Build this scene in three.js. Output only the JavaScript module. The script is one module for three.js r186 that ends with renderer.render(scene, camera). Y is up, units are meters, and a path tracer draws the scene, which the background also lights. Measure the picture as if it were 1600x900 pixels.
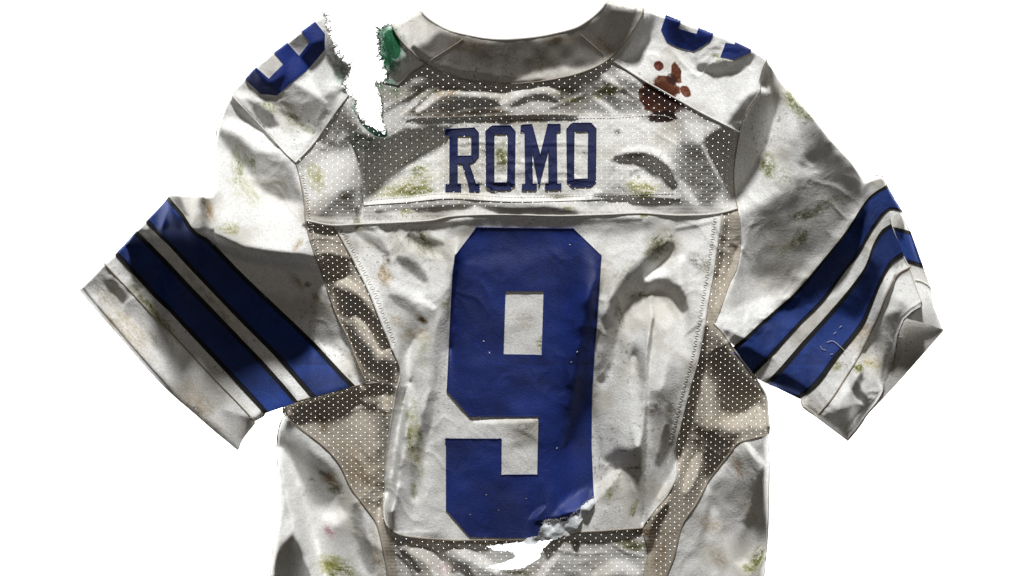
import * as THREE from 'three';
import { mergeGeometries } from 'three/addons/utils/BufferGeometryUtils.js';

// ------------------------------------------------------------------ camera, lamps, exposure
// Flat lay: the garment lies on a horizontal sheet of glass and the camera looks straight down.
// One unit of the sewing plan is 0.8 mm; plan x runs right, plan y runs toward the hem.
const S = 0.0008;
const CAM_H = 3.6;
const camera = new THREE.PerspectiveCamera(2 * Math.atan(0.36 / (CAM_H - 0.022)) * 180 / Math.PI, 16 / 9, 0.1, 20);
camera.up.set(0, 0, -1);
camera.position.set(0, CAM_H, 0);
camera.lookAt(0, 0, 0);

const scene = new THREE.Scene();
scene.background = new THREE.Color(0x000000);
const renderer = new THREE.WebGLRenderer({ antialias: true });
renderer.setSize(1024, 576);
renderer.toneMapping = THREE.LinearToneMapping;
renderer.toneMappingExposure = 1;
renderer.shadowMap.enabled = true;

// key: a bare studio lamp beyond the collar, low over the table
const LAMP = { x: 830, y: -4300, z: 2300 };             // plan units
const key = new THREE.SpotLight(0xffffff, 75, 0, 0.35, 0.4, 2);
key.position.set((LAMP.x - 800) * S, LAMP.z * S, (LAMP.y - 450) * S);
key.target.position.set(0, 0, 0);
key.castShadow = true; key.shadow.radius = 12; key.shadow.mapSize.set(4096, 4096);
scene.add(key, key.target);
// fill: a wide softbox high over the table
const fill = new THREE.RectAreaLight(0xfff6ec, 0.56, 3.2, 3.2);
fill.position.set(0, 4.4, -0.3);
fill.lookAt(0, 0, 0);
scene.add(fill);
// two strip lamps below the glass, turned down onto the white paper
for (const side of [-1, 1]) {
  const strip = new THREE.RectAreaLight(0xffffff, 17, 2.2, 0.5);
  strip.position.set(side * 1.35, -0.45, 0);
  strip.lookAt(side * 0.1, -1.1, 0);
  scene.add(strip);
}

// ------------------------------------------------------------------ small helpers
let seed = 7;
const rnd = () => { seed = (seed * 1664525 + 1013904223) >>> 0; return seed / 4294967296; };
const clamp = (v, a, b) => v < a ? a : v > b ? b : v;
const smooth = (a, b, v) => { const t = clamp((v - a) / (b - a), 0, 1); return t * t * (3 - 2 * t); };
const lerp = (a, b, t) => a + (b - a) * t;
const hash = (x, y) => { let h = Math.imul(x, 374761393) + Math.imul(y, 668265263); h = Math.imul(h ^ (h >>> 13), 1274126177); return ((h ^ (h >>> 16)) >>> 0) / 4294967296; };
function noise(x, y) {
  const xi = Math.floor(x), yi = Math.floor(y), u = x - xi, v = y - yi;
  const a = u * u * (3 - 2 * u), b = v * v * (3 - 2 * v);
  return lerp(lerp(hash(xi, yi), hash(xi + 1, yi), a), lerp(hash(xi, yi + 1), hash(xi + 1, yi + 1), a), b);
}
const fbm = (x, y, o = 4) => { let s = 0, a = 0.5, n = 0; for (let i = 0; i < o; i++) { s += a * noise(x, y); n += a; a *= 0.5; x = x * 2.03 + 17.1; y = y * 2.03 + 9.7; } return s / n; };
// polylines in plan units
const P = (s) => s.trim().split(/\s+/).map((q) => q.split(',').map(Number));
function resample(pts, step, closed = false) {
  const out = [], n = pts.length, m = closed ? n : n - 1;
  for (let i = 0; i < m; i++) {
    const a = pts[i], b = pts[(i + 1) % n], d = Math.hypot(b[0] - a[0], b[1] - a[1]), k = Math.max(1, Math.round(d / step));
    for (let j = 0; j < k; j++) out.push([lerp(a[0], b[0], j / k), lerp(a[1], b[1], j / k)]);
  }
  if (!closed) out.push(pts[n - 1].slice());
  return out;
}
function curve(pts, step = 4) {                          // smooth line through the points
  const c = new THREE.CatmullRomCurve3(pts.map(([x, y]) => new THREE.Vector3(x, y, 0)), false, 'centripetal');
  let len = 0; for (let i = 1; i < pts.length; i++) len += Math.hypot(pts[i][0] - pts[i - 1][0], pts[i][1] - pts[i - 1][1]);
  return c.getSpacedPoints(Math.max(2, Math.round(len / step))).map((v) => [v.x, v.y]);
}
function jag(pts, amp, step = 2.5) {                     // torn line
  return resample(pts, step).map(([x, y], i, a) => {
    const p = a[Math.max(0, i - 1)], q = a[Math.min(a.length - 1, i + 1)], l = Math.hypot(q[0] - p[0], q[1] - p[1]) || 1;
    const k = (i === 0 || i === a.length - 1) ? 0 : (rnd() - 0.5) * amp + ((i * 7) % 5 === 0 ? (rnd() - 0.3) * 2.4 * amp : 0);
    return [x - (q[1] - p[1]) / l * k, y + (q[0] - p[0]) / l * k];
  });
}
const rev = (a) => a.slice().reverse();
function between(a, b, f, step = 4) {                    // the line a share f of the way from a to b
  const n = 60, A = curve(a, 3), B = curve(b, 3);
  const at = (L, t) => { const k = t * (L.length - 1), i = Math.min(L.length - 2, Math.floor(k)), u = k - i; return [lerp(L[i][0], L[i + 1][0], u), lerp(L[i][1], L[i + 1][1], u)]; };
  return Array.from({ length: n + 1 }, (_, i) => { const p = at(A, i / n), q = at(B, i / n); return [lerp(p[0], q[0], f), lerp(p[1], q[1], f)]; });
}
function keyhole(outer, hole) {                          // an outline with an opening, as one ring
  const area = (p) => p.reduce((s, a, i) => { const b = p[(i + 1) % p.length]; return s + a[0] * b[1] - b[0] * a[1]; }, 0);
  if (area(outer) * area(hole) > 0) hole = rev(hole);
  let best = [0, 0, 1e9];
  outer.forEach((a, i) => hole.forEach((b, j) => { const d = Math.hypot(a[0] - b[0], a[1] - b[1]); if (d < best[2]) best = [i, j, d]; }));
  const [i, j] = best;
  return [...outer.slice(0, i + 1), ...hole.slice(j), ...hole.slice(0, j + 1), ...outer.slice(i)];
}

// ------------------------------------------------------------------ outlines of the panels (plan units)
const tearA = P('506,28 512,27 511,38 516,50 518,60 524,72 526,85 533,92 541,100 551,104 549,113 543,121 538,130 541,140 547,150');
const tearB = P('547,150 552,153 560,160 557,172 565,186 573,196 582,201 594,206 603,213 604,205 599,194 597,180 598,165 595,150 590,141 588,132 600,130');
const tearC = P('600,130 607,121 604,110 600,98 594,84 595,70 592,57 594,46 604,44 613,40');
const seamShoulderL = P('362,147 395,183 425,214 450,242 465,256');
const raglanL = P('547,150 540,160 520,186 492,224 465,256');
const topL = P('362,147 372,136 386,122 403,107 430,84 450,68 472,51 492,36 500,31 506,28');
const armholeL = P('465,256 468,266 473,285 480,318 482,345 488,372 500,412 512,450 525,490 545,530 562,572 572,594');
const sleeveOutL = P('362,147 350,168 341,193 336,225 338,262 339,290 336,305');
const sleeveTopL = P('336,305 305,304 274,302 262,315 232,345 180,396 164,410');
const cuffSeamL = P('164,410 262,516 330,588 398,657');
const cuffEdgeL = P('122,453 160,497 200,542 240,588 262,611 272,621 300,645 330,671 371,705');
const cuffEndL = P('371,705 378,688 398,662');
const sleeveLowL = P('398,657 411,650 414,645 445,633 488,620 560,602 592,597');
const topR = P('1005,14 1030,22 1063,33 1090,44 1113,53 1146,67 1170,79 1195,94');
const seamShoulderR = P('1195,94 1188,108 1182,128 1182,145 1165,172 1155,195 1151,209');
const raglanR = P('1151,209 1132,200 1100,182 1060,159 1000,124 958,97');
const sleeveOutR = P('1195,94 1222,128 1252,167 1290,214 1328,253 1349,281 1362,276 1376,272 1384,280 1388,291 1400,312 1413,333');
const foldR = P('1413,333 1400,334 1389,341 1391,352 1410,400 1420,420 1428,445 1440,480');
const cuffEndR = P('1440,480 1425,488 1413,500 1405,522 1400,560 1393,592 1388,604 1375,625 1360,645 1345,668 1327,690');
const cuffLowR = P('1327,690 1300,670 1276,652 1255,636 1252,622 1225,610 1198,600');
const neck = P('657,17 665,28 680,40 700,52 730,60 770,66 820,64 860,58 900,48 925,32 940,18 950,3');
const collarSeam = P('613,40 625,62 645,85 665,101 690,115 720,125 760,131 800,132 850,128 900,118 940,101 965,80 985,54 998,32 1005,14');
const yokeLow = P('1152,326 1120,334 1060,337 1000,334 950,336 880,338 780,336 705,339 672,345 560,351 520,353 482,346');
const bodyL = P('446,648 439,655 433,672 430,700 433,745 433,790 427,840 421,890 415,990');
const sideSeamL = P('446,648 470,668 510,700 532,727 547,757 570,790 590,822 602,868 607,900 612,990');
const bodyR = P('1201,677 1203,720 1203,800 1202,845 1196,900 1190,990');
const sideSeamR = P('1201,677 1175,684 1152,692 1140,708 1105,755 1085,789 1065,820 1053,868 1040,905 1025,990');
const foldMeshR = P('1113,505 1128,522 1142,543 1160,566 1178,588 1190,606 1197,620 1199,650 1201,677');
const backL = P('522,350 538,378 560,420 580,460 598,505 612,540 622,565 626,585 620,610 612,655 604,710 600,770 601,808 606,820');
const backR = P('1127,334 1120,380 1112,430 1102,480 1096,520 1088,560 1076,605 1063,660 1056,690 1054,705 1058,735 1045,768 1020,800 1003,825');
const backLow = P('606,820 622,832 650,839 700,843 745,843 880,838 905,831 940,829 1003,825');

// ------------------------------------------------------------------ the folds
// Each crease is given by how strongly its cloth leans toward the lamp (255 = faces it, 80 = turned away).
// The leans are integrated into one height sheet, so that every fold is real relief.
const GH = 2, GX = 800, GY = 500, Y0 = -10;
const lean = new Float32Array(GX * GY), firm = new Float32Array(GX * GY);
const garment = [...neck, ...topR, ...sleeveOutR, ...foldR, ...cuffEndR, ...cuffLowR, ...foldMeshR.slice(-4), ...bodyR, ...rev(bodyL), ...rev(sleeveLowL.slice(0, 4)), ...rev(cuffEndL), ...rev(cuffEdgeL), ...rev(sleeveTopL), ...rev(sleeveOutL), ...topL, ...tearA, ...tearB, ...tearC];
for (let j = 0; j < GY; j++) for (let i = 0; i < GX; i++) {
  const x = i * GH, y = j * GH + Y0; let inside = false;
  for (let a = 0, n = garment.length; a < n; a++) { const [ax, ay] = garment[a], [bx, by] = garment[(a + 1) % n]; if ((ay > y) !== (by > y) && x < (bx - ax) * (y - ay) / (by - ay) + ax) inside = !inside; }
  firm[j * GX + i] = inside ? 0.3 : 0.03;
}
const dirX = new Float32Array(GX * GY), dirY = new Float32Array(GX * GY), elev = new Float32Array(GX * GY), fall = new Float32Array(GX * GY);
const R0 = Math.hypot(LAMP.x - 800, LAMP.y - 400, LAMP.z);
for (let j = 0; j < GY; j++) for (let i = 0; i < GX; i++) {
  const k = j * GX + i, dx = LAMP.x - i * GH, dy = LAMP.y - (j * GH + Y0), r = Math.hypot(dx, dy);
  dirX[k] = dx / r; dirY[k] = dy / r; elev[k] = Math.atan2(LAMP.z - 30, r);
  fall[k] = R0 * R0 / (r * r + LAMP.z * LAMP.z);
}
const AMB = 0.13, KEY = 0.98;
for (let k = 0; k < GX * GY; k++) lean[k] = 255 * Math.pow(AMB + KEY * fall[k] * Math.sin(elev[k]), 1 / 2.2);
function patch(v, soft, s, amount = 1) {                 // an area of cloth that leans alike
  soft *= 0.9; const pts = P(s); let x0 = 1e9, x1 = -1e9, y0 = 1e9, y1 = -1e9;
  for (const [x, y] of pts) { x0 = Math.min(x0, x); x1 = Math.max(x1, x); y0 = Math.min(y0, y); y1 = Math.max(y1, y); }
  const i0 = Math.max(0, Math.floor((x0 - soft) / GH)), i1 = Math.min(GX - 1, Math.ceil((x1 + soft) / GH));
  const j0 = Math.max(0, Math.floor((y0 - soft - Y0) / GH)), j1 = Math.min(GY - 1, Math.ceil((y1 + soft - Y0) / GH));
  for (let j = j0; j <= j1; j++) for (let i = i0; i <= i1; i++) {
    const x = i * GH, y = j * GH + Y0; let d = 1e9, inside = false;
    for (let a = 0, n = pts.length; a < n; a++) {
      const [ax, ay] = pts[a], [bx, by] = pts[(a + 1) % n];
      if ((ay > y) !== (by > y) && x < (bx - ax) * (y - ay) / (by - ay) + ax) inside = !inside;
      const ex = bx - ax, ey = by - ay, t = clamp(((x - ax) * ex + (y - ay) * ey) / (ex * ex + ey * ey || 1), 0, 1);
      d = Math.min(d, Math.hypot(x - ax - t * ex, y - ay - t * ey));
    }
    const m = smooth(-soft, soft, (inside ? d : -d) + (fbm(x / 14, y / 14, 2) - 0.5) * soft * 0.8) * amount;
    lean[j * GX + i] = lerp(lean[j * GX + i], v, m); firm[j * GX + i] = Math.max(firm[j * GX + i], m * (firm[j * GX + i] > 0.1 ? 1 : 0.03));
  }
}
function crease(v, w, s, soft = 0.6, amount = 1) {       // a fold along a line, tapering at both ends
  const pts = curve(P(s), 4), n = pts.length; let x0 = 1e9, x1 = -1e9, y0 = 1e9, y1 = -1e9;
  for (const [x, y] of pts) { x0 = Math.min(x0, x); x1 = Math.max(x1, x); y0 = Math.min(y0, y); y1 = Math.max(y1, y); }
  const i0 = Math.max(0, Math.floor((x0 - w) / GH)), i1 = Math.min(GX - 1, Math.ceil((x1 + w) / GH));
  const j0 = Math.max(0, Math.floor((y0 - w - Y0) / GH)), j1 = Math.min(GY - 1, Math.ceil((y1 + w - Y0) / GH));
  for (let j = j0; j <= j1; j++) for (let i = i0; i <= i1; i++) {
    const x = i * GH, y = j * GH + Y0; let d = 1e9, at = 0;
    for (let a = 0; a < n; a++) { const q = Math.hypot(x - pts[a][0], y - pts[a][1]); if (q < d) { d = q; at = a / (n - 1); } }
    const hw = w * 0.5 * (0.45 + 0.55 * Math.sqrt(Math.sin(Math.PI * clamp(at, 0.02, 0.98))));
    const m = (1 - smooth(hw * (1 - soft), hw * (1 + soft), d + (fbm(x / 9, y / 9, 2) - 0.5) * hw * 0.5)) * amount;
    if (m > 0) { lean[j * GX + i] = lerp(lean[j * GX + i], v, m); firm[j * GX + i] = Math.max(firm[j * GX + i], m * (firm[j * GX + i] > 0.1 ? 1 : 0.03)); }
  }
}
//FOLDS-BEGIN
// left shoulder and sleeve head
patch(160, 8, '430,152 475,118 510,150 540,140 505,200 488,203 460,190 440,170');
patch(240, 6, '463,132 486,118 512,160');
patch(235, 6, '360,137 385,143 415,163 458,190 470,205 440,196 405,172 372,152');
patch(228, 6, '425,195 455,195 490,212 463,252 440,230');
patch(110, 6, '390,158 410,163 430,180 437,197 425,202 405,186');
patch(90, 5, '384,125 402,110 425,134 447,122 436,152 411,151');
patch(205, 4, '402,107 425,127 447,104 430,84');
patch(150, 4, '450,68 470,90 487,70 472,51');
patch(225, 6, '447,98 462,88 486,106 470,122 450,112');
patch(90, 5, '474,92 490,72 508,66 511,85 488,106');
crease(110, 12, '365,160 390,182 415,208 436,232');
patch(245, 7, '340,190 365,184 390,192 420,212 441,237 430,240 405,230 378,214 348,204');
patch(105, 9, '345,206 370,213 400,234 435,244 458,252 466,275 479,312 468,316 445,313 420,302 403,285 383,262 358,232');
patch(232, 10, '341,235 360,242 385,278 410,302 440,317 477,320 482,345 490,392 440,398 392,385 360,362 344,330');
patch(90, 8, '340,366 362,378 392,396 430,407 487,411 496,424 440,424 392,412 352,392 336,378');
patch(145, 14, '335,385 390,412 430,422 490,425 515,480 535,525 500,540 470,515 430,478 390,438');
patch(232, 6, '492,532 530,548 556,570 570,597 550,600');
patch(218, 5, '290,308 322,308 318,362');
patch(105, 5, '322,308 338,308 336,372 320,370');
patch(130, 5, '275,305 290,306 306,338 298,340');
patch(140, 6, '512,60 527,85 551,104 548,116 538,131 524,116 512,90');
patch(130, 7, '640,88 664,104 622,134 604,118 614,98');
// left sleeve: stripes lie in the lee of the shoulder
patch(88, 6, '268,322 300,345 325,374 385,432 470,515 500,545 430,560 400,580 375,598 262,480 262,460 250,420 262,355');
patch(200, 5, '236,346 268,316 273,330 262,358 250,362');
patch(190, 6, '186,396 216,366 236,386 222,405 204,412');
patch(110, 5, '203,408 236,392 252,412 226,424');
patch(200, 6, '222,428 254,418 262,462 250,466');
patch(222, 7, '436,564 465,545 487,540 545,600 490,614');
patch(220, 7, '372,600 405,577 450,612 466,626 415,643');
patch(225, 6, '415,562 432,556 486,612 468,624');
patch(228, 6, '366,602 384,600 412,640 402,656 390,645');
patch(165, 6, '126,450 162,414 182,420 165,442');
patch(115, 6, '165,440 180,430 200,462 195,474');
patch(228, 9, '142,462 160,455 205,495 258,560 272,596 262,598 200,535');
patch(118, 8, '270,530 300,545 342,600 322,613 285,613 275,580');
patch(222, 8, '285,618 320,618 352,648 366,676 345,668');
patch(85, 6, '346,640 380,650 402,656 374,702 352,680');
// yoke, left
patch(145, 8, '500,205 540,165 560,200 545,232 505,240');
patch(112, 8, '545,205 600,217 640,200 705,195 700,218 645,244 622,262 602,284 580,302 569,302 566,262 556,225');
patch(228, 8, '467,268 520,242 552,234 562,262 542,280 520,302 495,322 483,332');
patch(140, 8, '530,302 566,288 566,332 500,341');
crease(90, 9, '552,214 568,255 568,295 566,322');
crease(240, 7, '549,226 560,255 560,300 559,320');
patch(224, 9, '602,284 640,252 692,228 702,226 704,262 690,296 640,312 580,318 573,302');
patch(212, 10, '700,205 930,200 932,298 700,302', 0.9);
crease(180, 9, '705,240 760,236 830,240 930,236', 0.8, 0.6);
crease(185, 8, '705,272 790,268 870,274 930,268', 0.8, 0.6);
crease(248, 12, '572,317 640,311 700,304 800,310 900,311 936,300');
crease(115, 9, '590,330 660,327 720,323 800,328 850,326 900,330');
patch(245, 5, '600,330 640,325 672,343 625,350');
patch(245, 5, '700,337 742,321 784,334 740,339');
crease(245, 7, '485,341 560,347 672,341');
crease(110, 10, '480,352 560,358 680,352 760,345 900,346 1000,344');
crease(150, 26, '660,368 780,352 900,354 1010,352', 0.8, 0.7);
// yoke, below the collar
patch(140, 8, '640,135 690,118 780,134 780,178 640,182');
crease(232, 10, '630,178 660,150 692,128');
crease(252, 15, '655,172 695,144 740,143 782,146 815,136 852,133');
crease(105, 10, '690,168 740,160 780,164');
crease(250, 14, '784,160 802,148 830,136 858,138 872,146');
crease(120, 10, '800,165 830,153 850,152 872,160');
patch(168, 8, '872,132 940,110 995,130 1000,172 880,176');
crease(235, 9, '928,152 948,166 962,178');
crease(228, 10, '942,114 955,124 967,137');
crease(85, 9, '638,189 700,186 800,184 850,183 905,184');
crease(225, 10, '905,184 950,188 1000,186');
// yoke, right
patch(222, 9, '935,192 1055,192 1056,242 1000,240 940,262');
crease(95, 16, '962,249 985,246 1010,250 1035,265 1052,288');
crease(245, 12, '975,234 1005,232 1035,244 1050,262');
patch(238, 7, '978,280 1005,268 1030,286 1022,304 985,296');
crease(140, 11, '930,304 990,312 1062,316');
patch(250, 6, '925,322 975,314 992,325 1048,334 1010,338 940,331');
patch(250, 6, '800,314 890,312 915,319 942,333 900,329 850,319');
crease(120, 8, '780,331 840,330 900,335');
patch(232, 7, '1068,190 1110,193 1116,204 1092,226 1075,216');
patch(105, 6, '1098,216 1120,200 1151,208 1149,290 1141,302 1125,272 1105,240');
patch(150, 8, '1065,226 1094,226 1130,290 1112,326 1090,320 1070,282');
crease(235, 8, '1096,230 1120,268 1146,308');
crease(235, 12, '1064,284 1072,300 1088,318');
patch(245, 7, '1118,322 1152,306 1200,290 1225,300 1180,322 1152,335');
// collar
patch(145, 8, '660,25 690,55 770,70 860,62 925,36 950,8 1000,20 975,70 930,100 850,124 760,128 690,112 650,85');
patch(232, 7, '613,42 657,18 668,34 690,50 668,72 645,80 628,60');
patch(150, 8, '690,55 720,65 700,95 675,85');
crease(62, 12, '648,78 680,106 740,122 800,128 850,124');
patch(225, 6, '800,128 830,114 880,104 905,112 860,126');
patch(235, 5, '946,6 952,4 1002,16 998,22 955,18');
patch(120, 5, '955,22 985,28 978,55 950,75 935,60');
// right shoulder
patch(228, 12, '1018,60 1060,80 1120,100 1185,105 1180,145 1140,195 1060,155 985,110');
patch(95, 8, '998,35 1018,26 1014,62 992,88 966,96');
crease(118, 18, '1092,106 1120,110 1150,104 1168,92');
patch(120, 6, '1132,197 1150,165 1166,152 1182,145 1165,176 1153,208');
patch(150, 6, '1040,30 1062,36 1085,60 1110,60 1108,70 1083,82 1042,66');
// right sleeve
patch(100, 6, '1188,104 1198,102 1212,110 1218,126 1215,156 1205,192 1195,222 1184,252 1165,282 1150,300 1146,262 1150,216 1162,176 1182,147 1200,146 1197,135 1183,133');
patch(235, 5, '1183,134 1198,132 1197,146 1181,147');
patch(230, 14, '1204,105 1226,130 1262,176 1250,200 1232,230 1216,246 1228,268 1255,284 1200,296 1160,304 1172,287 1192,252 1208,196 1220,158');
patch(140, 26, '1248,192 1264,184 1290,215 1325,250 1348,282 1370,276 1355,308 1338,330 1308,372 1262,424 1210,446 1170,436 1156,390 1162,350 1170,335 1198,316 1238,292 1264,274 1236,248 1242,214');
patch(190, 6, '1282,215 1295,222 1318,248 1300,240');
patch(188, 6, '1350,292 1370,276 1380,280 1362,300 1345,312');
patch(232, 7, '1120,492 1150,476 1200,460 1216,466 1205,486 1160,522 1150,513');
patch(100, 5, '1120,511 1150,519 1160,530 1143,543');
patch(205, 6, '1352,312 1387,293 1412,333 1378,331 1354,358 1343,372 1348,335');
patch(82, 7, '1344,322 1350,332 1343,374 1330,410 1290,465 1255,480 1215,486 1262,432 1308,380');
patch(222, 9, '1165,535 1205,500 1240,492 1258,500 1225,530 1195,552');
patch(82, 6, '1143,543 1165,540 1198,562 1178,585');
patch(205, 7, '1382,362 1392,355 1408,398 1392,410 1372,412 1362,400');
patch(130, 8, '1358,405 1375,415 1362,470 1340,500 1300,490 1335,440');
patch(212, 8, '1225,572 1275,520 1305,540 1290,580 1268,600');
patch(85, 6, '1200,592 1225,582 1262,606 1250,622 1215,606');
patch(225, 5, '1378,432 1402,412 1418,412 1422,420 1398,428 1385,450');
crease(90, 9, '1396,432 1384,460 1372,498 1352,545');
patch(222, 7, '1395,436 1424,424 1438,478 1420,488 1408,470 1398,470');
patch(125, 7, '1378,490 1405,485 1402,520 1396,560 1378,545 1368,520');
patch(70, 5, '1380,545 1394,545 1390,602 1378,590');
patch(225, 8, '1345,555 1372,550 1378,585 1380,602 1352,580 1335,600 1308,628 1300,618 1320,590');
crease(95, 14, '1345,585 1338,605 1352,625');
patch(92, 8, '1300,640 1345,630 1372,628 1327,690 1280,652');
// back panel, left
patch(212, 14, '545,362 700,355 705,440 680,470 640,470 600,440');
crease(150, 14, '560,362 588,378 606,396');
crease(150, 14, '640,366 662,376 690,380');
crease(235, 12, '628,372 650,390 690,400');
crease(145, 18, '625,404 648,418 664,436');
crease(232, 14, '600,432 640,456 678,478');
crease(150, 14, '612,462 640,478 664,502');
crease(222, 18, '664,520 640,560 634,600');
crease(165, 16, '690,500 680,560 676,610');
crease(245, 20, '640,600 626,680 612,790');
crease(95, 15, '625,605 612,680 604,765');
crease(130, 20, '676,615 660,690 648,770');
crease(195, 40, '672,700 668,770 680,820', 0.8, 0.7);
// back panel, right
patch(215, 16, '942,380 1110,360 1104,470 1080,560 1020,560 960,520 938,470');
crease(90, 28, '1044,384 1008,420 976,454 950,502');
crease(246, 20, '1064,402 1040,418 1012,434');
crease(90, 18, '996,458 1028,444 1054,454 1068,480');
patch(240, 7, '992,492 1012,478 1024,469 1042,474 1052,500 1040,520 1020,500 1005,505');
crease(92, 8, '1019,498 1011,560 1008,640 1005,720 1004,812');
crease(225, 22, '1036,520 1030,570 1024,610');
crease(140, 22, '962,500 950,545 940,590');
crease(226, 18, '990,560 994,630 994,690');
patch(160, 8, '1014,610 1056,600 1052,690 1040,760 1014,790');
crease(105, 14, '1040,665 1036,700 1028,722');
crease(235, 12, '1062,715 1052,745 1030,775');
patch(105, 8, '944,716 966,695 1000,703 1001,736 970,731');
crease(248, 15, '926,778 945,755 964,736');
crease(105, 14, '1100,510 1088,590 1068,672 1059,702');
crease(240, 13, '1156,386 1138,438 1116,482');
crease(150, 12, '1132,345 1126,390 1118,430');
// number nine
crease(105, 12, '714,400 706,470 704,540');
patch(82, 12, '908,480 932,440 926,680 886,692 892,620');
crease(225, 26, '735,410 800,400 870,390', 0.8, 0.5);
patch(165, 8, '800,665 836,660 842,690 800,700');
crease(232, 10, '742,657 790,655 838,652');
patch(245, 9, '864,806 880,780 925,752 928,776 905,798');
crease(85, 9, '838,815 868,810 900,800');
crease(235, 8, '828,808 842,796 850,790');
// strip of mesh beside the left armhole, and side mesh
patch(118, 6, '510,396 540,404 552,428 520,430');
crease(248, 12, '512,432 542,438 572,466');
patch(112, 7, '520,446 560,458 590,492 606,538 596,545 580,512 555,492 530,490');
crease(248, 7, '553,492 574,510 584,534 596,548 616,541');
crease(70, 9, '584,500 596,520 606,536');
crease(235, 12, '542,380 568,420 592,470 616,540');
patch(112, 9, '530,500 552,505 580,545 590,560 625,560 622,620 560,598');
crease(95, 14, '455,645 500,632 560,616 605,606');
patch(190, 12, '500,650 575,632 605,625 600,700 590,760 560,740 520,690');
crease(110, 12, '602,640 596,720 592,790');
patch(122, 8, '440,668 470,684 522,730 534,760 505,792 482,792 462,742 446,702');
crease(244, 26, '434,704 452,740 468,800 486,860 506,910');
patch(238, 8, '500,800 532,792 545,806 528,820 505,818');
patch(82, 8, '424,890 440,850 462,828 476,862 486,915 424,915');
crease(135, 26, '556,790 566,840 580,890');
// hem
crease(252, 20, '646,856 668,866 684,884 696,915');
crease(246, 15, '700,850 738,866 776,888');
crease(120, 14, '655,888 640,875 632,860');
crease(120, 14, '690,868 722,884 744,905');
crease(232, 12, '868,870 850,888 838,912');
crease(225, 20, '930,895 965,882 995,892');
crease(130, 10, '620,846 700,850 780,848');
crease(120, 10, '890,842 950,838 1000,834');
// right side mesh and lower right panel
patch(112, 9, '1116,518 1150,560 1188,612 1172,642 1126,640 1115,600 1108,560');
crease(205, 14, '1100,585 1106,620 1110,645');
crease(195, 5, '1118,512 1150,555 1190,610');
patch(245, 6, '1112,657 1150,648 1186,630 1196,640 1196,668 1160,668 1130,666');
patch(112, 9, '1088,664 1120,668 1156,676 1150,692 1105,752 1096,740 1095,700');
crease(240, 14, '1092,708 1082,735 1070,764');
crease(110, 16, '1040,790 1024,820 1014,860');
crease(235, 7, '1046,772 1028,792 1014,806');
patch(150, 10, '1110,760 1150,705 1190,690 1180,760 1150,830 1090,850');
crease(232, 9, '1165,690 1178,708 1192,722');
patch(98, 9, '1178,730 1200,725 1200,846 1168,862 1160,840');
patch(240, 7, '1150,880 1180,852 1202,843 1198,872 1165,900');
crease(190, 26, '1115,800 1118,850 1120,900');
function pleat(s, w, amount = 0.8) {                     // a small sharp tuck: one flank to the lamp, the other away
  const p = P(s), up = p.map(([x, y]) => `${x},${y - w * 0.42}`).join(' '), dn = p.map(([x, y]) => `${x},${y + w * 0.42}`).join(' ');
  crease(246, w, up, 0.5, amount); crease(96, w, dn, 0.5, amount);
}
for (const [w, ...l] of [
  [7, '596,176 622,160 652,146', '706,178 750,171 800,174', '862,168 884,160 912,148'],
  [6, '1056,356 1090,350 1118,343', '1070,520 1086,506 1100,492'],
  [6, '484,376 508,372 536,378', '490,402 518,394 550,404', '574,602 600,596 624,606', '540,644 580,634 608,642'],
  [5, '706,226 752,222 800,226', '740,256 800,252 860,257', '820,228 870,224 926,227', '708,288 760,284 812,288', '840,286 890,281 930,283'],
  [6, '620,860 640,880 652,906', '870,856 910,864 946,861', '956,848 980,862 1004,868'],
]) for (const q of l) pleat(q, w, 0.4);
//FOLDS-END

// lean -> slope along the lamp's direction -> height
const slope = new Float32Array(GX * GY);
for (let k = 0; k < GX * GY; k++) {
  const t = clamp((Math.pow(lean[k] / 255, 2.2) - AMB) / (KEY * fall[k]), 0, 0.95);
  slope[k] = -1.4 * clamp(Math.tan(Math.asin(t) - elev[k]), -0.66, 0.95);   // height falls toward a lamp that it faces
}
const shrink = (a, nx, ny) => { const o = new Float32Array((nx >> 1) * (ny >> 1)); for (let j = 0; j < ny >> 1; j++) for (let i = 0; i < nx >> 1; i++) o[j * (nx >> 1) + i] = (a[2 * j * nx + 2 * i] + a[2 * j * nx + 2 * i + 1] + a[(2 * j + 1) * nx + 2 * i] + a[(2 * j + 1) * nx + 2 * i + 1]) / 4; return o; };
const grow = (a, nx, ny, mx, my) => { const o = new Float32Array(mx * my); for (let j = 0; j < my; j++) for (let i = 0; i < mx; i++) { const x = clamp((i - 0.5) / 2, 0, nx - 1.001), y = clamp((j - 0.5) / 2, 0, ny - 1.001), u = Math.floor(x), v = Math.floor(y), k = v * nx + u; o[j * mx + i] = lerp(lerp(a[k], a[k + 1], x - u), lerp(a[k + nx], a[k + nx + 1], x - u), y - v); } return o; };
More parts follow.
